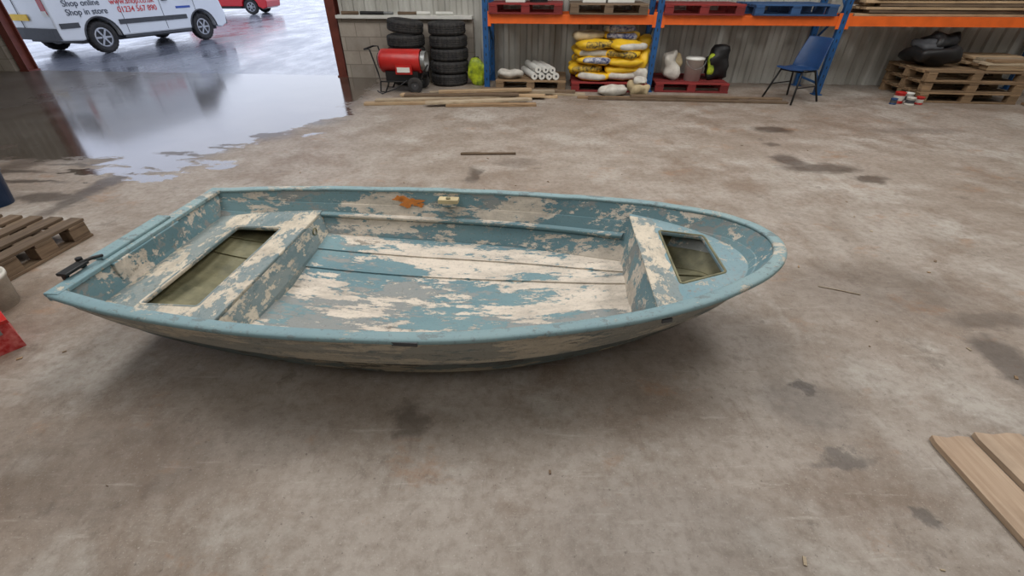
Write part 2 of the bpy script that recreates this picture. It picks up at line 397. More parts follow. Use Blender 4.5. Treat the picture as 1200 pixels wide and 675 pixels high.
def loft(K,Cc,R,matf,name_mb):
    rows=[]
    for i in range(NS+1):
        right=prof(K[i],Cc[i],R[i],NR[i])
        left=[Vector((p.x,-p.y,p.z)) for p in right]
        rows.append(left[::-1][:-1]+right)
    m=len(rows[0]);vs=[p for r in rows for p in r];fs=[];ml=[]
    for i in range(NS):
        for k in range(m-1):
            f=(i*m+k,i*m+k+1,(i+1)*m+k+1,(i+1)*m+k);fs.append(f)
            ctr=(vs[f[0]]+vs[f[2]])/2;ctr.z=max(vs[x].z for x in f);ml.append(matf(ctr,k,m))
    name_mb.add(vs,fs,ml[0],False,ml)
    return rows
boat=empty('rowing_dinghy')
SX0,SX1,SZ=.02,.655,.285
BX0,BZ=2.62,.395
def mf_in(c,k,m):
    if c.x<SX1 and c.z<SZ: return m_raw
    if c.x>BX0 and c.z<BZ-.01: return m_raw
    return m_in
def mf_out(c,k,m): 
    mid=(m-1)/2
    return m_outlow if abs(k+.5-mid)<7.2 else m_out
h=MB();ro=loft(K_,C_,R_,mf_out,h)
h.add(ro[0],[tuple(range(len(ro[0])))],m_out)
ri=loft(KI,CI,RI,mf_in,h)
tr=[p+Vector((.035,0,0)) for p in ri[0]]
h.add(tr,[tuple(range(len(tr)))],m_in)
h.build('hull',parent=boat)
g=MB()
gp=[(-.040,-.008),(-.039,.003),(-.034,.007),(-.015,.008),(.004,.007),(.014,.004),(.018,-.001),(.0185,-.013),(.014,-.017),(.006,-.014),(.002,-.006)]
path=[(R_[i],NR[i]) for i in range(NS+1)]+[(Vector((R_[i].x,-R_[i].y,R_[i].z)),Vector((NR[i].x,-NR[i].y,0))) for i in range(NS-1,-1,-1)]
vs=[];n=len(gp)
for q_,(p,nr) in enumerate(path):
    wob=.003*mnoise.noise(p*6)
    for a,z in gp: vs.append(p+nr*(a+wob)+Vector((0,0,z+wob)))
fs=[(i*n+k,(i+1)*n+k,(i+1)*n+(k+1)%n,i*n+(k+1)%n) for i in range(len(path)-1) for k in range(n)]
fs+=[tuple(range(n)),tuple(range((len(path)-1)*n,len(path)*n))]
g.add(vs,fs,m_gun,True)
g.build('gunwale',parent=boat)
g=MB()
g.box((0.015,0,.418),(.07,1.17,.022),m_gun)
g.box((-.020,0,.402),(.014,1.15,.045),m_gun)
g.box((-.016,-.08,.436),(.075,.46,.016),m_gun)
g.box((.045,-.08,.34),(.03,.46,.14),m_in)
g.build('transom_cap',parent=boat,bevel=.005)
g=MB()
for sg in (1,-1):
    vs=[]
    for i in range(NS+1):
        if RI[i].x<SX1-.02 or RI[i].x>BX0+.05: continue
        q=CI[i].lerp(RI[i],.42)
        nI=NR[i]
        vs+=[q+nI*.03+Vector((0,0,.012)),q-nI*.012+Vector((0,0,.010)),q-nI*.016+Vector((0,0,.0)),q-nI*.010+Vector((0,0,-.012)),q+nI*.03+Vector((0,0,-.02))]
    if sg<0: vs=[Vector((p.x,-p.y,p.z)) for p in vs]
    N=len(vs)//5
    g.add(vs,[(i*5+k,i*5+k+1,(i+1)*5+k+1,(i+1)*5+k) for i in range(N-1) for k in range(4)],m_in,True)
g.build('side_stringers',parent=boat)

def half_at(x,z):
    for i in range(NS):
        a=CI[i];b_=RI[i];f=max(0,min(1,(z-a.z)/(b_.z-a.z)));p=a.lerp(b_,f)
        a2=CI[i+1];b2=RI[i+1];f2=max(0,min(1,(z-a2.z)/(b2.z-a2.z)));p2=a2.lerp(b2,f2)
        if p.x<=x<=p2.x: return p.lerp(p2,(x-p.x)/max(1e-6,p2.x-p.x)).y
    return 0.0
def plate(name,outer,inner,z,th,mat,parent,bev=.005):
    cu=D.curves.new(name,'CURVE');cu.dimensions='2D';cu.fill_mode='BOTH';cu.extrude=th/2;cu.bevel_depth=bev;cu.bevel_resolution=2
    for pts in (outer,inner):
        if not pts: continue
        sp=cu.splines.new('POLY');sp.points.add(len(pts)-1)
        for q,p in zip(sp.points,pts): q.co=(p[0],p[1],0,1)
        sp.use_cyclic_u=True
    o=D.objects.new(name+'_c',cu);scene.collection.objects.link(o)
    C.view_layer.update()
    me=D.meshes.new_from_object(o.evaluated_get(C.evaluated_depsgraph_get()))
    D.objects.remove(o);me.name=name
    me.materials.clear();me.materials.append(mat)
    o=D.objects.new(name,me);scene.collection.objects.link(o);o.location=(0,0,z);o.parent=parent
    return o
def rrect(pts,r=.02,n=4):
    out=[];N=len(pts)
    for i in range(N):
        p=Vector((*pts[i],0));a=Vector((*pts[i-1],0));b=Vector((*pts[(i+1)%N],0))
        d1=(a-p).normalized();d2=(b-p).normalized()
        for k in range(n+1):
            t_=k/n; q=(p+d1*r)*(1-t_)**2+p*2*t_*(1-t_)+(p+d2*r)*t_**2;out.append((q.x,q.y))
    return out
ex_=.008
xs=[SX0+(SX1-SX0)*k/8 for k in range(9)]
outer=[(x,half_at(max(x,.04),SZ)+ex_) for x in xs]+[(x,-half_at(max(x,.04),SZ)-ex_) for x in xs[::-1]]
SO=[(.235,-.44),(.515,-.44),(.515,.345),(.235,.345)]
plate('stern_seat_top',outer,rrect(SO),SZ-.012,.012,m_seat,boat)
def bow_outline(x0,z,ext):
    out=[]
    for i in range(NS+1):
        f=max(0,min(1,(z-CI[i].z)/(RI[i].z-CI[i].z)));p=CI[i].lerp(RI[i],f)+NR[i]*(ext+.008)
        if p.x>=x0: out.append((p.x,max(p.y,0)))
    y0=half_at(x0,z)+ext
    out=[(x0,y0)]+[p for p in out if p[1]>.004]
    return out+[(out[-1][0]+.004,0)]+[(x,-y) for x,y in out[::-1]]
BO=[(2.75,-.245),(2.98,-.13),(2.97,.22),(2.75,.265)]
plate('bow_seat_top',bow_outline(BX0,BZ,ex_),rrect(BO),BZ-.012,.012,m_bowb,boat)
def bulk(name,X,Z,mat,dx=.02,slope=.05):
    g=MB();hw=half_at(X,Z)+.008
    sg=1 if X<1.5 else -1
    X2=X+slope*sg
    i=min(range(NS+1),key=lambda j:abs(CI[j].x-X2));c=CI[i];k=KI[i]
    pts=[(X2,-c.y-.01,c.z-.012),(X2,0,k.z-.02),(X2,c.y+.01,c.z-.012),(X,hw,Z),(X,-hw,Z)]
    g.poly(pts,(-dx*sg,0,0),mat)
    g.build(name,parent=boat)
bulk('stern_seat_front',SX1,SZ-.01,m_seat)
bulk('bow_seat_front',BX0,BZ-.01,m_in)
g=MB()
def ring(mb,pts,z,r,mat): mb.tube([(x,y,z) for x,y in pts],r,mat,8,True)
ring(g,rrect([(x+(-.005 if x<.4 else .005),y+(-.005 if y<0 else .005)) for x,y in SO]),SZ-.003,.006,m_seat)
ring(g,rrect([(x+(-.004 if x<2.8 else .004),y+(-.004 if y<0 else .004)) for x,y in BO]),BZ-.002,.007,m_raw)
g.build('hatch_rims',parent=boat)
g=MB();hw=half_at(2.67,BZ);hw2=half_at(2.73,BZ)
random.seed(3);pts=[(BX0-.012,-hw,BZ-.006)]+[(2.735+random.uniform(-.018,.006),-hw2+.01+(2*hw2-.02)*k/18,BZ-.006) for k in range(19)]+[(BX0-.012,hw,BZ-.006)]
g.poly(pts,(0,0,.0075),m_seat);g.build('bow_seat_worn_strip',parent=boat)
random.seed(11)
g=MB()
g.box((1.50,.640,.366),(.13,.06,.028),plain('cream_block',(200,184,144),.7));g.box((1.50,.655,.338),(.09,.04,.04),m_in)
g.cyl((1.50,.632,.37),(1.50,.632,.388),.014,m_raw)
g.build('rowlock_pad',parent=boat,bevel=.005)
g=MB();
g.box((1.60,-.742,.392),(.10,.006,.018),m_grey);g.box((2.62,-.548,.414),(.045,.008,.016),m_grey,rz=.36)
g.build('rubbing_strake_patches',parent=boat)
g=MB()
for (cx,cz,s_,ph) in ((1.23,.335,1.0,0),(1.16,.352,.45,2),(1.30,.318,.4,4)):
    pts=[]
    for k in range(26):
        a=2*math.pi*k/26;rr=1+.35*math.sin(3*a+1+ph)+.25*math.sin(7*a+ph);zz=cz+.026*s_*rr*math.sin(a)
        i=min(range(NS+1),key=lambda j:abs(RI[j].x-1.23));f=(zz-CI[i].z)/(RI[i].z-CI[i].z);yy=CI[i].lerp(RI[i],f).y
        pts.append((cx+.07*s_*rr*math.cos(a),yy+.004,zz))
    g.poly(pts,(0,-.004,0),m_rust)
g.build('rust_stain_patch',parent=boat)
g=MB();g.box((-.02,-.42,.452),(.05,.12,.014),m_black);g.cyl((-.04,-.36,.42),(-.04,-.36,.47),.014,m_black,12);g.box((-.03,-.46,.43),(.02,.02,.05),m_black)
g.tube([(-.02,-.38,.456),(.01,-.34,.462),(.02,-.3,.452)],.008,m_black);g.build('rudder_bracket',parent=boat,bevel=.003)
g=MB();g.tube([(SX1+.025,.42+.022*math.cos(a),.225+.022*math.sin(a)) for a in [k*math.pi/8 for k in range(16)]],.004,m_raw,6,True);g.build('ring_bolt',parent=boat)
boat.location=(-1.95,2.13,0.004);boat.rotation_euler=(0,0,math.atan2(-.076,.997))

# ---------------------------------------------------------------- pallets
def pallet_geo(mb,L=1.2,Wd=1.0,mat=m_palw,z0=0,nb=7):
    t=.02
    for k in (-1,0,1): mb.box((0,k*(Wd/2-.05),z0+t/2),(L,.1,t),mat)
    for k in (-1,0,1):
        for j in (-1,0,1): mb.box((j*(L/2-.07),k*(Wd/2-.05),z0+t+.04),(.13,.09,.08),mat)
    for j in (-1,0,1): mb.box((j*(L/2-.07),0,z0+t+.09),(.12,Wd,t),mat)
    for k in range(nb):
        y=-Wd/2+.05+k*(Wd-.1)/(nb-1); mb.box((0,y,z0+t+.11),(L,.095 if nb<8 else .08,t),mat)
def pallet(name,loc,rz,mat=m_palw,L=1.2,Wd=1.0,n=1,nb=7,jitter=.02):
    mb=MB()
    for i in range(n):
        mb.M=Matrix.Translation((random.uniform(-jitter,jitter)*(i>0),random.uniform(-jitter,jitter)*(i>0),i*.1405))@Matrix.Rotation(random.uniform(-.03,.03)*(i>0),4,'Z')
        pallet_geo(mb,L,Wd,mat,nb=nb)
    mb.M=Matrix.Identity(4)
    return mb.build(name,loc,rz,.003)
PH=.140

# ---------------------------------------------------------------- racking
rk=MB()
S=[0.0,2.62,5.24,8.6]
FD,BD=.95,.17
for s in S:
    for d in (FD-.05,BD):
        rk.box((s,-d,1.6),(.085,.07,3.2),m_blue)
        rk.box((s,-d,.006),(.13,.13,.012),m_blue)
        for k in range(26): rk.box((s,-d-.036,.15+k*.12),(.014,.004,.04),m_black)
    z=.15;fl_=1
    while z<2.9:
        rk.cyl((s,-(FD-.09),z if fl_>0 else z+.5),(s,-(BD+.04),z+.5 if fl_>0 else z),.018,m_blue,8);z+=.5;fl_=-fl_
    rk.cyl((s,-(FD-.09),.15),(s,-(BD+.04),.15),.018,m_blue,8)
for i in range(len(S)-1):
    a,b_=S[i]+.045,S[i+1]-.045
    for zc in (1.0,2.6):
        for d in (FD-.05,BD+.02):
            rk.box(((a+b_)/2,-d-.005,zc),(b_-a,.05,.125),m_orange)
            for q in (a+.02,b_-.02): rk.box((q,-d-.035,zc),(.05,.012,.2),m_orange)
rack_obj=rk.build('pallet_racking',W(0,0,0)-Vector((0.03,0,0)),ANG,.004)
def RW(s,d,z=0): return W(s,d,z)-Vector((.03,0,0))
ztop=1.064
pallet('shelf_pallet',RW(.62,.53,ztop),ANG,m_redw,1.12,.9)
pallet('shelf_pallet',RW(1.86,.53,ztop),ANG,m_old,1.15,.9)
pallet('shelf_pallet',RW(3.24,.53,ztop),ANG,m_redw,1.15,.9)
pallet('shelf_pallet',RW(4.52,.53,ztop),ANG,m_bluew,1.15,.9)
g=MB()
for k,(s,wd,hh,mt) in enumerate([(.45,.3,.3,m_white),(.8,.28,.35,m_black),(1.65,.35,.3,m_white),(2.05,.4,.26,m_white)]):
    g.M=Matrix.Translation(RW(s,.55,ztop+.141))@Matrix.Rotation(ANG,4,'Z')
    if mt is m_black: 
        g.cyl((0,0,0),(0,0,hh),wd/2,mt,24);g.cyl((0,0,hh),(0,0,hh+.02),wd/2+.01,m_white,24)
    else: g.box((0,0,hh/2),(wd,.4,hh),mt);g.box((0,0,hh+.008),(wd+.02,.42,.016),m_sack)
g.M=Matrix.Identity(4);g.build('shelf_goods',bevel=.006)
g=MB()
for k in range(6):
    for j in range(3):
        g.box((random.uniform(-.12,.12),-.28+j*.2+random.uniform(-.02,.02),.022+k*.04),(3.0+random.uniform(-.2,.1),.17,.032),random.choice([m_pine,m_pale,m_old]),rz=random.uniform(-.02,.02))
g.build('shelf_timber_planks',RW(6.97,.55,ztop-.005),ANG,.002)

# ---------------------------------------------------------------- goods under rack
pallet('floor_pallet',RW(.72,.52),ANG,m_palw,1.15,.9)
g=MB()
for k,(x,z,r) in enumerate([(-.2,.055,.055),(-.08,.055,.055),(.04,.05,.05),(.15,.055,.055),(-.14,.15,.052),(-.02,.15,.05),(.09,.145,.05)]):
    g.cyl((x+.12,-.35,z),(x-.1,.3,z),r,m_white,20);g.cyl((x+.12,-.352,z),(x+.119,-.345,z),r*.35,m_grey,12)
g.build('white_roll_bundle',RW(.86,.52,PH),ANG)
g=MB();g.pillow((0,0,.07),(.4,.3,.14),m_sack,seed=3,amp=.03);g.build('plastic_sheet_bundle',RW(.36,.75,PH),ANG+.2)

pallet('floor_pallet',RW(1.98,.55),ANG,m_redw,1.2,.95)
g=MB()
def pr_front(jv,iv): return .3<jv<.72 and (.62<iv<.88)
def bag(x,y,z,a,mt,mt2,seed,d=(.56,.38,.13),tilt=0):
    R=Matrix.Rotation(a,3,'Z')@Matrix.Rotation(tilt,3,'X')
    g.pillow((x,y,z),d,mt,R,.45,seed,.018,mt2,pred=pr_front)
sd=0
for layer in range(5):
    for cx in (-.31,.24):
        for cy in (-.2,.2):
            if layer==4 and cx<0 and cy>0: continue
            sd+=1;ang=random.choice([0,.12,.25,-.28,math.pi,.4,-.15])
            bag(cx+random.uniform(-.07,.07),cy+random.uniform(-.06,.03),.065+layer*.112,ang,m_yellow,random.choice([m_navy,m_charcoal,m_charcoal,m_sack,m_sack]),sd,tilt=random.uniform(-.08,.08))
bag(-.38,-.1,.065+5*.112,.3,m_beige,None,33,(.5,.36,.13));bag(.15,-.05,.065+5*.112,-.1,m_yellow,m_navy,34)
bag(.12,-.02,.065+6*.108,.1,m_sack,m_navy,35,(.5,.34,.12))
bag(.54,-.1,.28,1.3,m_yellow,m_sack,36,(.5,.2,.34),.1);bag(.55,.08,.5,1.35,m_yellow,m_charcoal,37,(.46,.2,.26),.1);bag(.53,-.2,.1,1.2,m_sack,m_charcoal,38,(.4,.26,.2),.1)
g.build('cement_bag_stack',RW(1.98,.55,PH),ANG)
g=MB();g.pillow((0,0,.07),(.42,.28,.14),m_sack,seed=5,amp=.04);g.build('rubble_sack',RW(2.02,1.22,0),ANG+.1)
g=MB();g.pillow((0,0,.09),(.3,.26,.18),m_beige,seed=8,amp=.05);g.pillow((.02,-.02,.2),(.18,.16,.1),m_sack,seed=9,amp=.04);g.build('rubble_sack',RW(2.42,1.25,0),ANG-.2)

pallet('floor_pallet',RW(3.3,.5),ANG,m_redw,1.15,.9)
g=MB();g.pillow((0,0,.2),(.22,.2,.4),m_sack,seed=12,amp=.05);g.pillow((.1,.12,.17),(.2,.2,.34),m_beige,seed=13,amp=.05);g.build('upright_sack',RW(2.96,.6,PH),ANG)
g=MB();g.lathe([(0,0),(.125,0),(.14,.3),(.148,.3),(.148,.33),(.13,.33),(.13,.34),(0,.34)],(0,0,0),(0,0,1),m_white,32);g.tube([(.145*math.cos(a),-.145*math.sin(a)*.3-.1,.3-.12*math.sin(a)) for a in [k*math.pi/12 for k in range(13)]],.004,m_steel,6);g.build('paint_bucket',RW(3.34,.66,PH),ANG)
g=MB();g.pillow((0,0,.22),(.3,.26,.46),m_black,seed=15,amp=.06);g.tube([(-.08,0,.42),(-.05,-.02,.5),(.05,-.02,.5),(.08,0,.42)],.012,m_black);g.pillow((-.1,-.1,.22),(.1,.07,.3),m_lime,seed=16,amp=.02);g.build('tool_bag',RW(3.70,.55,PH),ANG)
g=MB();g.pillow((0,0,.19),(.28,.18,.4),m_lime,seed=21,amp=.03);g.tube([(-.06,0,.36),(-.03,0,.43),(.04,0,.43),(.07,0,.36)],.008,m_black);g.build('compost_bag',RW(-.22,.62),ANG+.1)

# ---------------------------------------------------------------- tyres
def tyre(mb,c,axis,R=.32,w_=.2,ri=.2):
    hw=w_/2
    pr=[(ri,-hw*.75),(ri+.02,-hw*.9),(R-.06,-hw),(R-.015,-hw*.86),(R,-hw*.6),(R,-hw*.34),(R-.01,-hw*.3),(R,-hw*.26),(R,-.006),(R-.01,0),(R,.006),(R,hw*.26),(R-.01,hw*.3),(R,hw*.34),(R,hw*.6),(R-.015,hw*.86),(R-.06,hw),(ri+.02,hw*.9),(ri,hw*.75),(ri-.005,0)]
    mb.lathe(pr,c,axis,m_rubber,72,False,mod=lambda i,k:(-.008 if (i%3==0 and 3<=k<=15) else 0),closed=True)
def stack(name,loc,n,rz=0,odd=False):
    g=MB()
    for i in range(n):
        j=random.uniform(-.02,.02)
        top=(odd and i==n-1)
        tyre(g,(j,random.uniform(-.015,.015),.096+i*.187+(.02 if top else 0)),(0.12 if top else 0,0,1),(.30 if top else .315)+random.uniform(-.01,.008),.185)
    g.build(name,loc,rz)
stack('tyre_stack',(-1.06,8.42,0),5)
stack('tyre_stack',(-1.78,8.50,0),5,odd=True)

# ---------------------------------------------------------------- space heater
g=MB();
g.lathe([(.0,-.37),(.10,-.37),(.13,-.36),(.165,-.33),(.17,-.3),(.17,.26),(.165,.3),(.16,.3),(.15,.26),(.14,.26),(0,.26)],(0,0,.44),(1,0,0),m_redmetal,36)
g.lathe([(.10,.30),(.145,.31),(.145,.38),(.135,.38),(.09,.32)],(0,0,.44),(1,0,0),m_steel,32)
for k in range(5): g.lathe([(.02+k*.022,-.375),(.028+k*.022,-.378)],(0,0,.44),(1,0,0),m_black,24)
g.box((0,0,.24),(.52,.3,.14),m_black);g.box((.05,-.16,.34),(.26,.06,.13),m_redmetal)
g.box((.05,-.195,.34),(.2,.012,.07),m_white);g.box((0,0,.34),(.3,.1,.14),m_grey)
for yy in (-.19,.19):
    g.tube([(-.52,yy,.62),(-.44,yy,.62),(-.36,yy,.3),(-.34,yy,.17),(.3,yy,.17),(.36,yy,.3),(.44,yy,.42)],.012,m_black)
    g.tube([(-.34,yy,.17),(-.36,yy,.02),(-.28,yy,.015),(-.2,yy,.17)],.012,m_black)
    tyre(g,(.22,yy*1.18,.125),(0,1,0),.12,.05,.07);g.cyl((.22,yy*1.12,.125),(.22,yy*1.24,.125),.072,m_grey,20)
g.cyl((-.52,-.19,.62),(-.52,.19,.62),.014,m_black,10);g.cyl((.22,-.24,.125),(.22,.24,.125),.012,m_steel,8)
g.tube([(.1,-.22,.2),(-.05,-.34,.1),(-.3,-.3,.012),(-.45,-.1,.012)],.007,m_black)
g.build('space_heater',(-1.72,7.80,0.002),ANG,.005)

g=MB()
for k in range(6):
    x=-2.5+k*.33;L=random.uniform(.2,.45);g.cyl((x,0,.03),(x+L,random.uniform(-.03,.03),.03),random.uniform(.02,.03),random.choice([m_steel,m_old,m_black,m_white]),10)
g.build('ledge_pipe_offcuts',W(-.12,.17,.99),ANG)

# ---------------------------------------------------------------- floor planks
g=MB()
def plank(mb,u,L,w_,z,th,mat,rz): mb.box((u[0],u[1],z),(L,w_,th),mat,rz=rz)
for (x,y,L,z,rz,mt) in [(-1.1,6.92,2.1,.018,.06,m_pine),(-.85,7.10,2.3,.018,.03,m_pale),(-.5,7.34,2.4,.018,-.02,m_pine),(-1.0,7.02,2.0,.052,.12,m_pale),(-.6,7.24,2.2,.052,-.03,m_pine),
    (-.3,7.3,1.9,.087,.05,m_pale),(-.75,7.1,1.7,.087,.02,m_old),(-.4,7.22,1.4,.121,.12,m_pine),(.2,7.55,1.9,.018,-.1,m_pale),(.25,7.6,1.5,.052,-.16,m_old),(-.3,6.78,1.3,.018,.02,m_palw),(-.5,6.86,1.5,.052,.16,m_pale)]:
    plank(g,(x,y),L,.12,z,.032,mt,rz)
g.build('timber_plank_pile',bevel=.002)
g=MB()
for (x,y,L,z,rz,mt) in [(2.6,7.15,2.9,.015,-.10,m_old),(2.2,7.28,2.4,.015,-.07,m_palw),(2.9,7.2,2.2,.046,-.09,m_old)]:
    plank(g,(x,y-.08),L,.09,z,.028,mt,rz)
g.build('timber_batten_row',bevel=.002)
g=MB();g.box((0,0,.01),(.58,.035,.02),m_old);g.box((-.18,.014,.012),(.2,.03,.016),m_old,rz=.06);g.build('wood_stick',(-.25,4.655,0),.02,.003)
def board(name,x,y1,y0,wd):
    g=MB();pts=[(x,y0,0),(x+wd,y0,0),(x+wd,y1-.005,0),(x+wd*.72,y1,0),(x+wd*.4,y1-.008,0),(x+.01,y1+.004,0),(x,y1-.03,0)]
    g.poly([(p[0],p[1],.002) for p in pts],(0,0,.024),m_board);return g.build(name,bevel=.002)
m_board=wood('pine_board',(202,180,156),(168,142,118),(18,1.1,18))
board('pine_board',1.69,1.13,-.9,.155);board('pine_board',1.875,1.145,-.8,.19)

# ---------------------------------------------------------------- chair
ch=empty('plastic_chair')
g=MB();nu,nv=16,22;vs=[]
for j in range(nv+1):
    f=j/nv
    for i in range(nu+1):
        a=-1+2*i/nu
        if f<.5: q=f/.5;x=.22-.40*q;z=.45-.02*math.sin(q*math.pi)-.02*q+ .02*a*a; wd=.215
        else: q=(f-.5)/.5;x=-.18-.10*q-.03*q*q;z=.43+.40*q;wd=.215-.03*q*q; x+=.05*a*a*(1-q*.3)
        if f<.08: z-=.02*(1-f/.08)
        vs.append((x,a*wd,z))
fs=[(j*(nu+1)+i,j*(nu+1)+i+1,(j+1)*(nu+1)+i+1,(j+1)*(nu+1)+i) for j in range(nv) for i in range(nu)]
g.add(vs,fs,m_chairblue,True);o=g.build('shell',parent=ch);sm=o.modifiers.new('s','SOLIDIFY');sm.thickness=.012;sb=o.modifiers.new('ss','SUBSURF');sb.levels=1;sb.render_levels=1
g=MB()
for sy in (-1,1):
    g.tube([(.27,sy*.25,.012),(.14,sy*.17,.42),(-.14,sy*.17,.42),(-.29,sy*.25,.012)],.014,m_black)
for x in (.13,-.13): g.cyl((x,-.17,.415),(x,.17,.415),.011,m_black,10)
g.cyl((.2,-.212,.22),(-.2,-.212,.22),.009,m_black,8);g.cyl((.2,.212,.22),(-.2,.212,.22),.009,m_black,8)
g.build('legs',parent=ch)
ch.location=(4.16,7.12,0);ch.rotation_euler=(0,0,math.radians(205))

# ---------------------------------------------------------------- right hand stacks
pallet('pallet_stack',(6.72,7.42,0),ANG-.02,m_palw,1.35,1.0,n=3,jitter=.04)
g=MB()
for k in range(4):
    for j in range(5): g.box((random.uniform(-.04,.04),-.36+j*.17,.018+k*.034),(.78+random.uniform(-.1,.1),.15,.03),random.choice([m_pine,m_pale,m_palw]),rz=random.uniform(-.04,.04))
g.build('timber_offcut_pile',(7.22,7.42,.424),ANG,.002)
g=MB();g.pillow((0,0,.12),(.68,.5,.24),m_black,seed=31,amp=.05);g.pillow((.1,.05,.3),(.46,.4,.2),m_black,seed=32,amp=.05);g.pillow((-.16,-.02,.26),(.3,.3,.14),m_grey,seed=34,amp=.05);g.build('black_tarpaulin_heap',(6.30,7.5,.448),0)
g=MB()
for (x,y,r,hh,mt) in [(0,0,.07,.15,m_redmetal),(.16,.05,.07,.13,m_white),(.09,-.12,.06,.10,m_sack),(.25,-.08,.055,.10,m_redmetal),(-.12,-.08,.045,.08,m_chairblue)]:
    g.lathe([(0,0),(r,0),(r,.01),(r-.004,.014),(r-.004,hh-.014),(r,hh-.01),(r,hh),(r-.012,hh),(r-.016,hh-.008),(0,hh-.008)],(x,y,0),(0,0,1),mt,28)
    g.lathe([(r-.0035,hh*.25),(r-.003,hh*.7)],(x,y,0),(0,0,1),m_sack if mt is m_redmetal else m_grey,28)
g.build('paint_tin_group',(5.70,6.98,0))
g=MB()
for k in range(7): g.box((random.uniform(-.05,.1),-.2+k*.06,.02+.03*(k%3)),(.7,.1,.03),random.choice([m_pale,m_old,m_palw]),rz=random.uniform(-.3,.3))
g.build('timber_scrap_pile',(7.75,6.65,0),.2,.002)

# ---------------------------------------------------------------- left foreground
e1=Vector((-.1,-.995,0));e2=Vector((-.995,.1,0));cc=Vector((-3.04,2.86,0))+e1*.3+e2*.45
pallet('small_pallet',cc,math.atan2(e2.y,e2.x)+math.pi/2,m_old,.62,.9,nb=6)
g=MB();g.lathe([(0,0),(.12,0),(.15,.26),(.158,.26),(.158,.28),(.145,.28),(.115,.02),(0,.02)],(0,0,0),(0,0,1),m_chairblue,32)
g.tube([(.15*math.cos(a),.15*math.sin(a),.27) for a in [k*math.pi/12 for k in range(24)]],.008,m_chairblue,6,True)
g.tube([(.15,0,.26),(.12,-.05,.36),(0,-.07,.41),(-.12,-.05,.36),(-.15,0,.26)],.004,m_steel,6)
g.build('blue_bucket',(-4.26,3.40,0))
g=MB();g.lathe([(0,0),(.115,0),(.13,.17),(.137,.17),(.137,.19),(.125,.19),(.12,.18),(0,.18)],(0,0,0),(0,0,1),m_sack,32);g.tube([(.135,0,.17),(.12,-.06,.11),(0,-.14,.08),(-.12,-.06,.11),(-.135,0,.17)],.004,m_steel,6);g.build('plaster_tub',(-2.96,2.02,0))
m_redspk=plain('red_speckled_plastic',(178,34,36),.45,0,.3,26,rgb2=(214,120,116))
g=MB();g.box((0,0,.075),(.40,.30,.15),m_redspk);g.box((0,0,.16),(.41,.31,.02),m_redmetal);g.tube([(-.08,0,.17),(-.07,0,.21),(.07,0,.21),(.08,0,.17)],.01,m_black);g.box((.14,-.155,.13),(.04,.012,.05),m_steel);g.box((-.14,-.155,.13),(.04,.012,.05),m_steel);g.build('red_toolbox',(-2.72,1.62,0.0),.95,.01)

g=MB()
for k in range(75):
    x=random.uniform(-2.6,3.2);y=random.uniform(.4,5.0)
    if (-2.2<x<1.5 and 1.0<y<3.0) or (x>1.6 and y<1.25): continue
    L=random.uniform(.006,.03);g.box((x,y,.0025),(L,L*random.uniform(.15,.6),.004),random.choice([m_palw,m_old,m_pale]),rz=random.uniform(0,3))
g.tube([(1.86,2.22,.004),(1.98,2.17,.004),(2.06,2.13,.004)],.003,m_pale,5)
g.build('wood_chip_litter')

# ---------------------------------------------------------------- vehicles
def wheel(mb,c,R,axis=(0,1,0),w_=.2):
    tyre(mb,c,axis,R,w_,R*.62)
    c=Vector(c);ax=Vector(axis)
    mb.cyl(c-ax*w_*.3,c+ax*w_*.3,R*.60,m_black,28)
    for sg in (-1,1):
        f=c+ax*sg*w_*.33
        mb.lathe([(R*.52,0),(R*.63,.012*sg),(R*.63,.0)],f,ax,m_alloy,28)
        mb.cyl(f,f+ax*sg*.02,R*.14,m_alloy,14)
        for k in range(6):
            a=k*math.pi/3;d=Vector((math.cos(a),0,math.sin(a)))
            Rm=Matrix.Rotation(-a,3,'Y');mb.box(f+d*R*.34,(R*.48,.018,R*.12),m_alloy,R=Rm)
def arch(cx,R,z0,n=10): return [(cx+R*math.cos(math.pi-math.pi*k/n),max(z0,.33+R*math.sin(math.pi-math.pi*k/n))) for k in range(n+1)]
def vehicle(name,prof_,width,paint,wb,rw,loc,rz):
    e=empty(name);g=MB();hw=width/2
    pts=[(x,-hw,z) for x,z in prof_];g.poly(pts,(0,width,0),paint);g.build('body',parent=e,bevel=.03)
    g=MB()
    g.box((wb/2,0,.42),(wb+1.0,width-.25,.36),m_black)
    for x in (0,wb):
        for sg in (-1,1): wheel(g,(x,sg*(hw-.13),rw),rw)
    g.build('wheels',parent=e)
    e.location=loc;e.rotation_euler=(0,0,rz);return e
z0=.28;Ra=.41
vp=[(-.95,.45),(-.93,.34),(-.5,z0+.03)]+arch(0,Ra,z0)+arch(2.85,Ra,z0)+[(3.45,z0),(3.66,.36),(3.70,.6),(3.62,.95),(3.3,1.12),(2.95,1.2),(2.3,1.86),(2.05,1.95),(-.8,1.97),(-.9,1.9),(-.96,1.2)]
vang=math.atan2(.957,.29)
van=vehicle('delivery_van',vp,1.9,m_vanw,2.85,.33,(-10.6,12.42,0),vang)
g=MB()
hw=.95
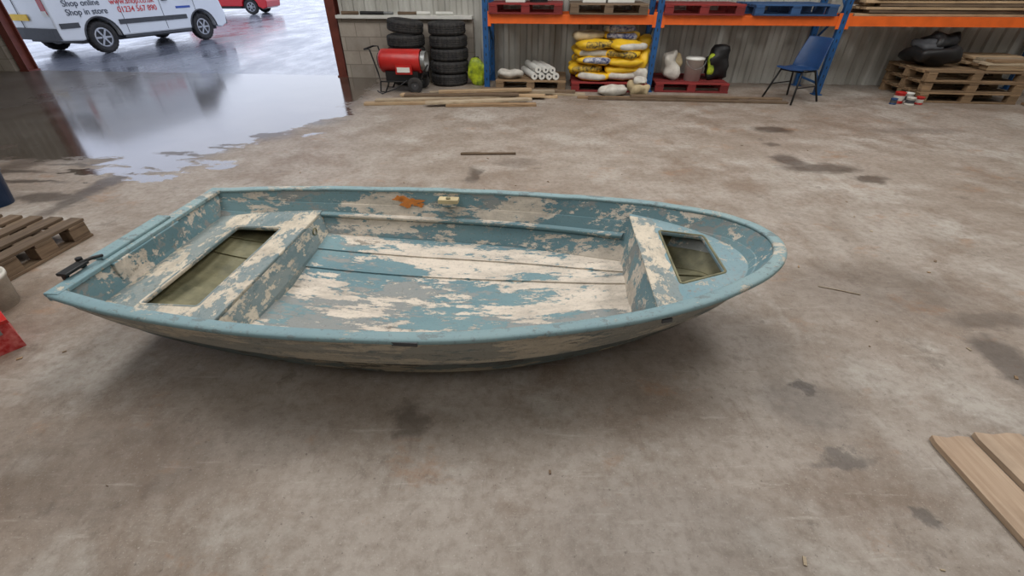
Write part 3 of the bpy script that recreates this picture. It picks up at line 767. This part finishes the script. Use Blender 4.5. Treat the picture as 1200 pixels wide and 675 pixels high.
for sg in (-1,1):
    y=sg*(hw+.004)
    g.poly([(1.75,y,1.22),(2.78,y,1.22),(2.25,y,1.76),(1.75,y,1.78)],(0,.012*sg,0),m_glass)
    g.box((1.42,y,.62),(1.9,.03,.10),m_grey);g.box((-.66,y,.62),(.4,.03,.1),m_grey);g.box((1.42,y,.31),(1.9,.03,.06),m_grey)
    g.box((1.70,y,.98),(.008,.006,1.2),m_grey);g.box((.62,y,.98),(.008,.006,1.2),m_grey);g.box((2.72,y,.8),(.008,.006,.7),m_grey)
    g.box((1.85,y+.02*sg,1.02),(.16,.03,.035),m_grey)
    for cx in (0,2.85): g.tube([(cx+.425*math.cos(a),y,.33+.425*math.sin(a)) for a in [math.pi*k/14 for k in range(15)]],.018,m_grey,6)
    g.box((2.62,y+.12*sg,1.2),(.1,.16,.22),m_black)
    g.box((-.955,sg*.84,1.05),(.03,.15,.42),m_lampred);g.box((-.957,sg*.84,.86),(.03,.14,.1),m_white)
    g.box((3.58,sg*.72,.82),(.16,.3,.2),m_glass)
    g.box((-.968,sg*.4,1.5),(.012,.6,.45),m_glass)
g.box((-.98,0,.47),(.14,1.88,.22),m_grey);g.box((-.985,0,.78),(.02,.54,.12),m_yellow);g.box((-.972,0,1.1),(.01,.012,1.4),m_grey)
g.box((3.68,0,.5),(.1,1.8,.3),m_grey);g.box((3.66,0,.74),(.05,.9,.14),m_black)
g.poly([(2.98,-.8,1.22),(2.98,.8,1.22),(2.36,.72,1.83),(2.36,-.72,1.83)],(.02,0,.02),m_glass)
g.box((2.35,-hw-.006,.84),(.45,.006,.05),m_blueplate)
g.build('trim_and_glazing',parent=van)
def txt(s,x,z,size,mat,par,y=-.957):
    cu=D.curves.new('lettering','FONT');cu.body=s;cu.size=size;cu.extrude=.002;cu.offset=.001
    o=D.objects.new('lettering',cu);scene.collection.objects.link(o);cu.materials.append(mat);o.location=(x,y,z);o.rotation_euler=(math.pi/2,0,0);o.parent=par
txt('Shop online',-.62,.98,.17,m_textblue,van);txt('Shop in store',-.62,.81,.17,m_textblue,van)
txt('www.shop.co.uk',.42,.98,.17,m_textred,van);txt('01234 567 890',.55,.81,.17,m_textred,van)

cp=[(-.75,.42),(-.7,.25),(-.45,.22)]+arch(0,.36,.2)+arch(2.5,.36,.2)+[(3.05,.22),(3.25,.3),(3.3,.55),(3.15,.78),(2.3,.95),(1.65,1.42),(.5,1.48),(-.3,1.36),(-.72,.98),(-.8,.7)]
car=vehicle('red_car',cp,1.7,m_carred,2.5,.31,(-14.9,25.6,0),0.05)
g=MB()
for sg in (-1,1):
    y=sg*.854
    g.poly([(-.35,y,.98),(.68,y,.96),(.68,y,1.38),(.45,y,1.4),(-.2,y,1.29)],(0,.01*sg,0),m_glass);g.poly([(.76,y,.96),(2.1,y,.97),(1.6,y,1.33),(.76,y,1.38)],(0,.01*sg,0),m_glass)
    g.box((1.25,y,.3),(1.6,.02,.07),m_black);g.box((.72,y,.7),(.008,.004,.6),m_black);g.box((3.1,sg*.65,.68),(.2,.28,.12),m_white);g.box((-.76,sg*.65,.8),(.06,.25,.2),m_lampred)
    g.box((2.0,y+.08*sg,1.0),(.12,.14,.12),m_carred)
g.build('trim_and_glazing',parent=car)

# ---------------------------------------------------------------- light
wd=D.worlds.new('sky');scene.world=wd;wd.use_nodes=True;nt=wd.node_tree;bg=nt.nodes['Background']
tcn=nt.nodes.new('ShaderNodeTexCoord');nz=nt.nodes.new('ShaderNodeTexNoise');nz.inputs['Scale'].default_value=3;nz.inputs['Detail'].default_value=5
mx=nt.nodes.new('ShaderNodeMix');mx.data_type='RGBA';mx.inputs[6].default_value=(.60,.70,1,1);mx.inputs[7].default_value=(.88,.92,1,1)
nt.links.new(tcn.outputs['Generated'],nz.inputs['Vector']);nt.links.new(nz.outputs[0],mx.inputs[0]);nt.links.new(mx.outputs[2],bg.inputs[0]);bg.inputs[1].default_value=1.5
def area(x,y,p,sx,sy,col=(1,.98,.96)):
    l=D.lights.new('ceiling_light','AREA');l.shape='RECTANGLE';l.size=sx;l.size_y=sy;l.energy=p;l.color=col
    o=D.objects.new('ceiling_light',l);scene.collection.objects.link(o);o.location=(x,y,H-.08);return o
area(-3.5,3.8,165,1.4,4.5);area(3.5,4.0,170,1.4,4.5);area(0,4.4,145,1.4,3.5);area(-3,-2,70,1.4,4);area(3.5,-2,75,1.4,4);area(8.5,4,110,1.4,4)

# ---------------------------------------------------------------- camera
cam=D.cameras.new('camera');co=D.objects.new('camera',cam);scene.collection.objects.link(co)
cam.sensor_width=36;cam.lens=36*522/1200;cam.clip_start=.02
p=math.radians(35.1);co.location=(0,0,1.55);co.rotation_euler=(math.pi/2-p,0,0)
scene.camera=co
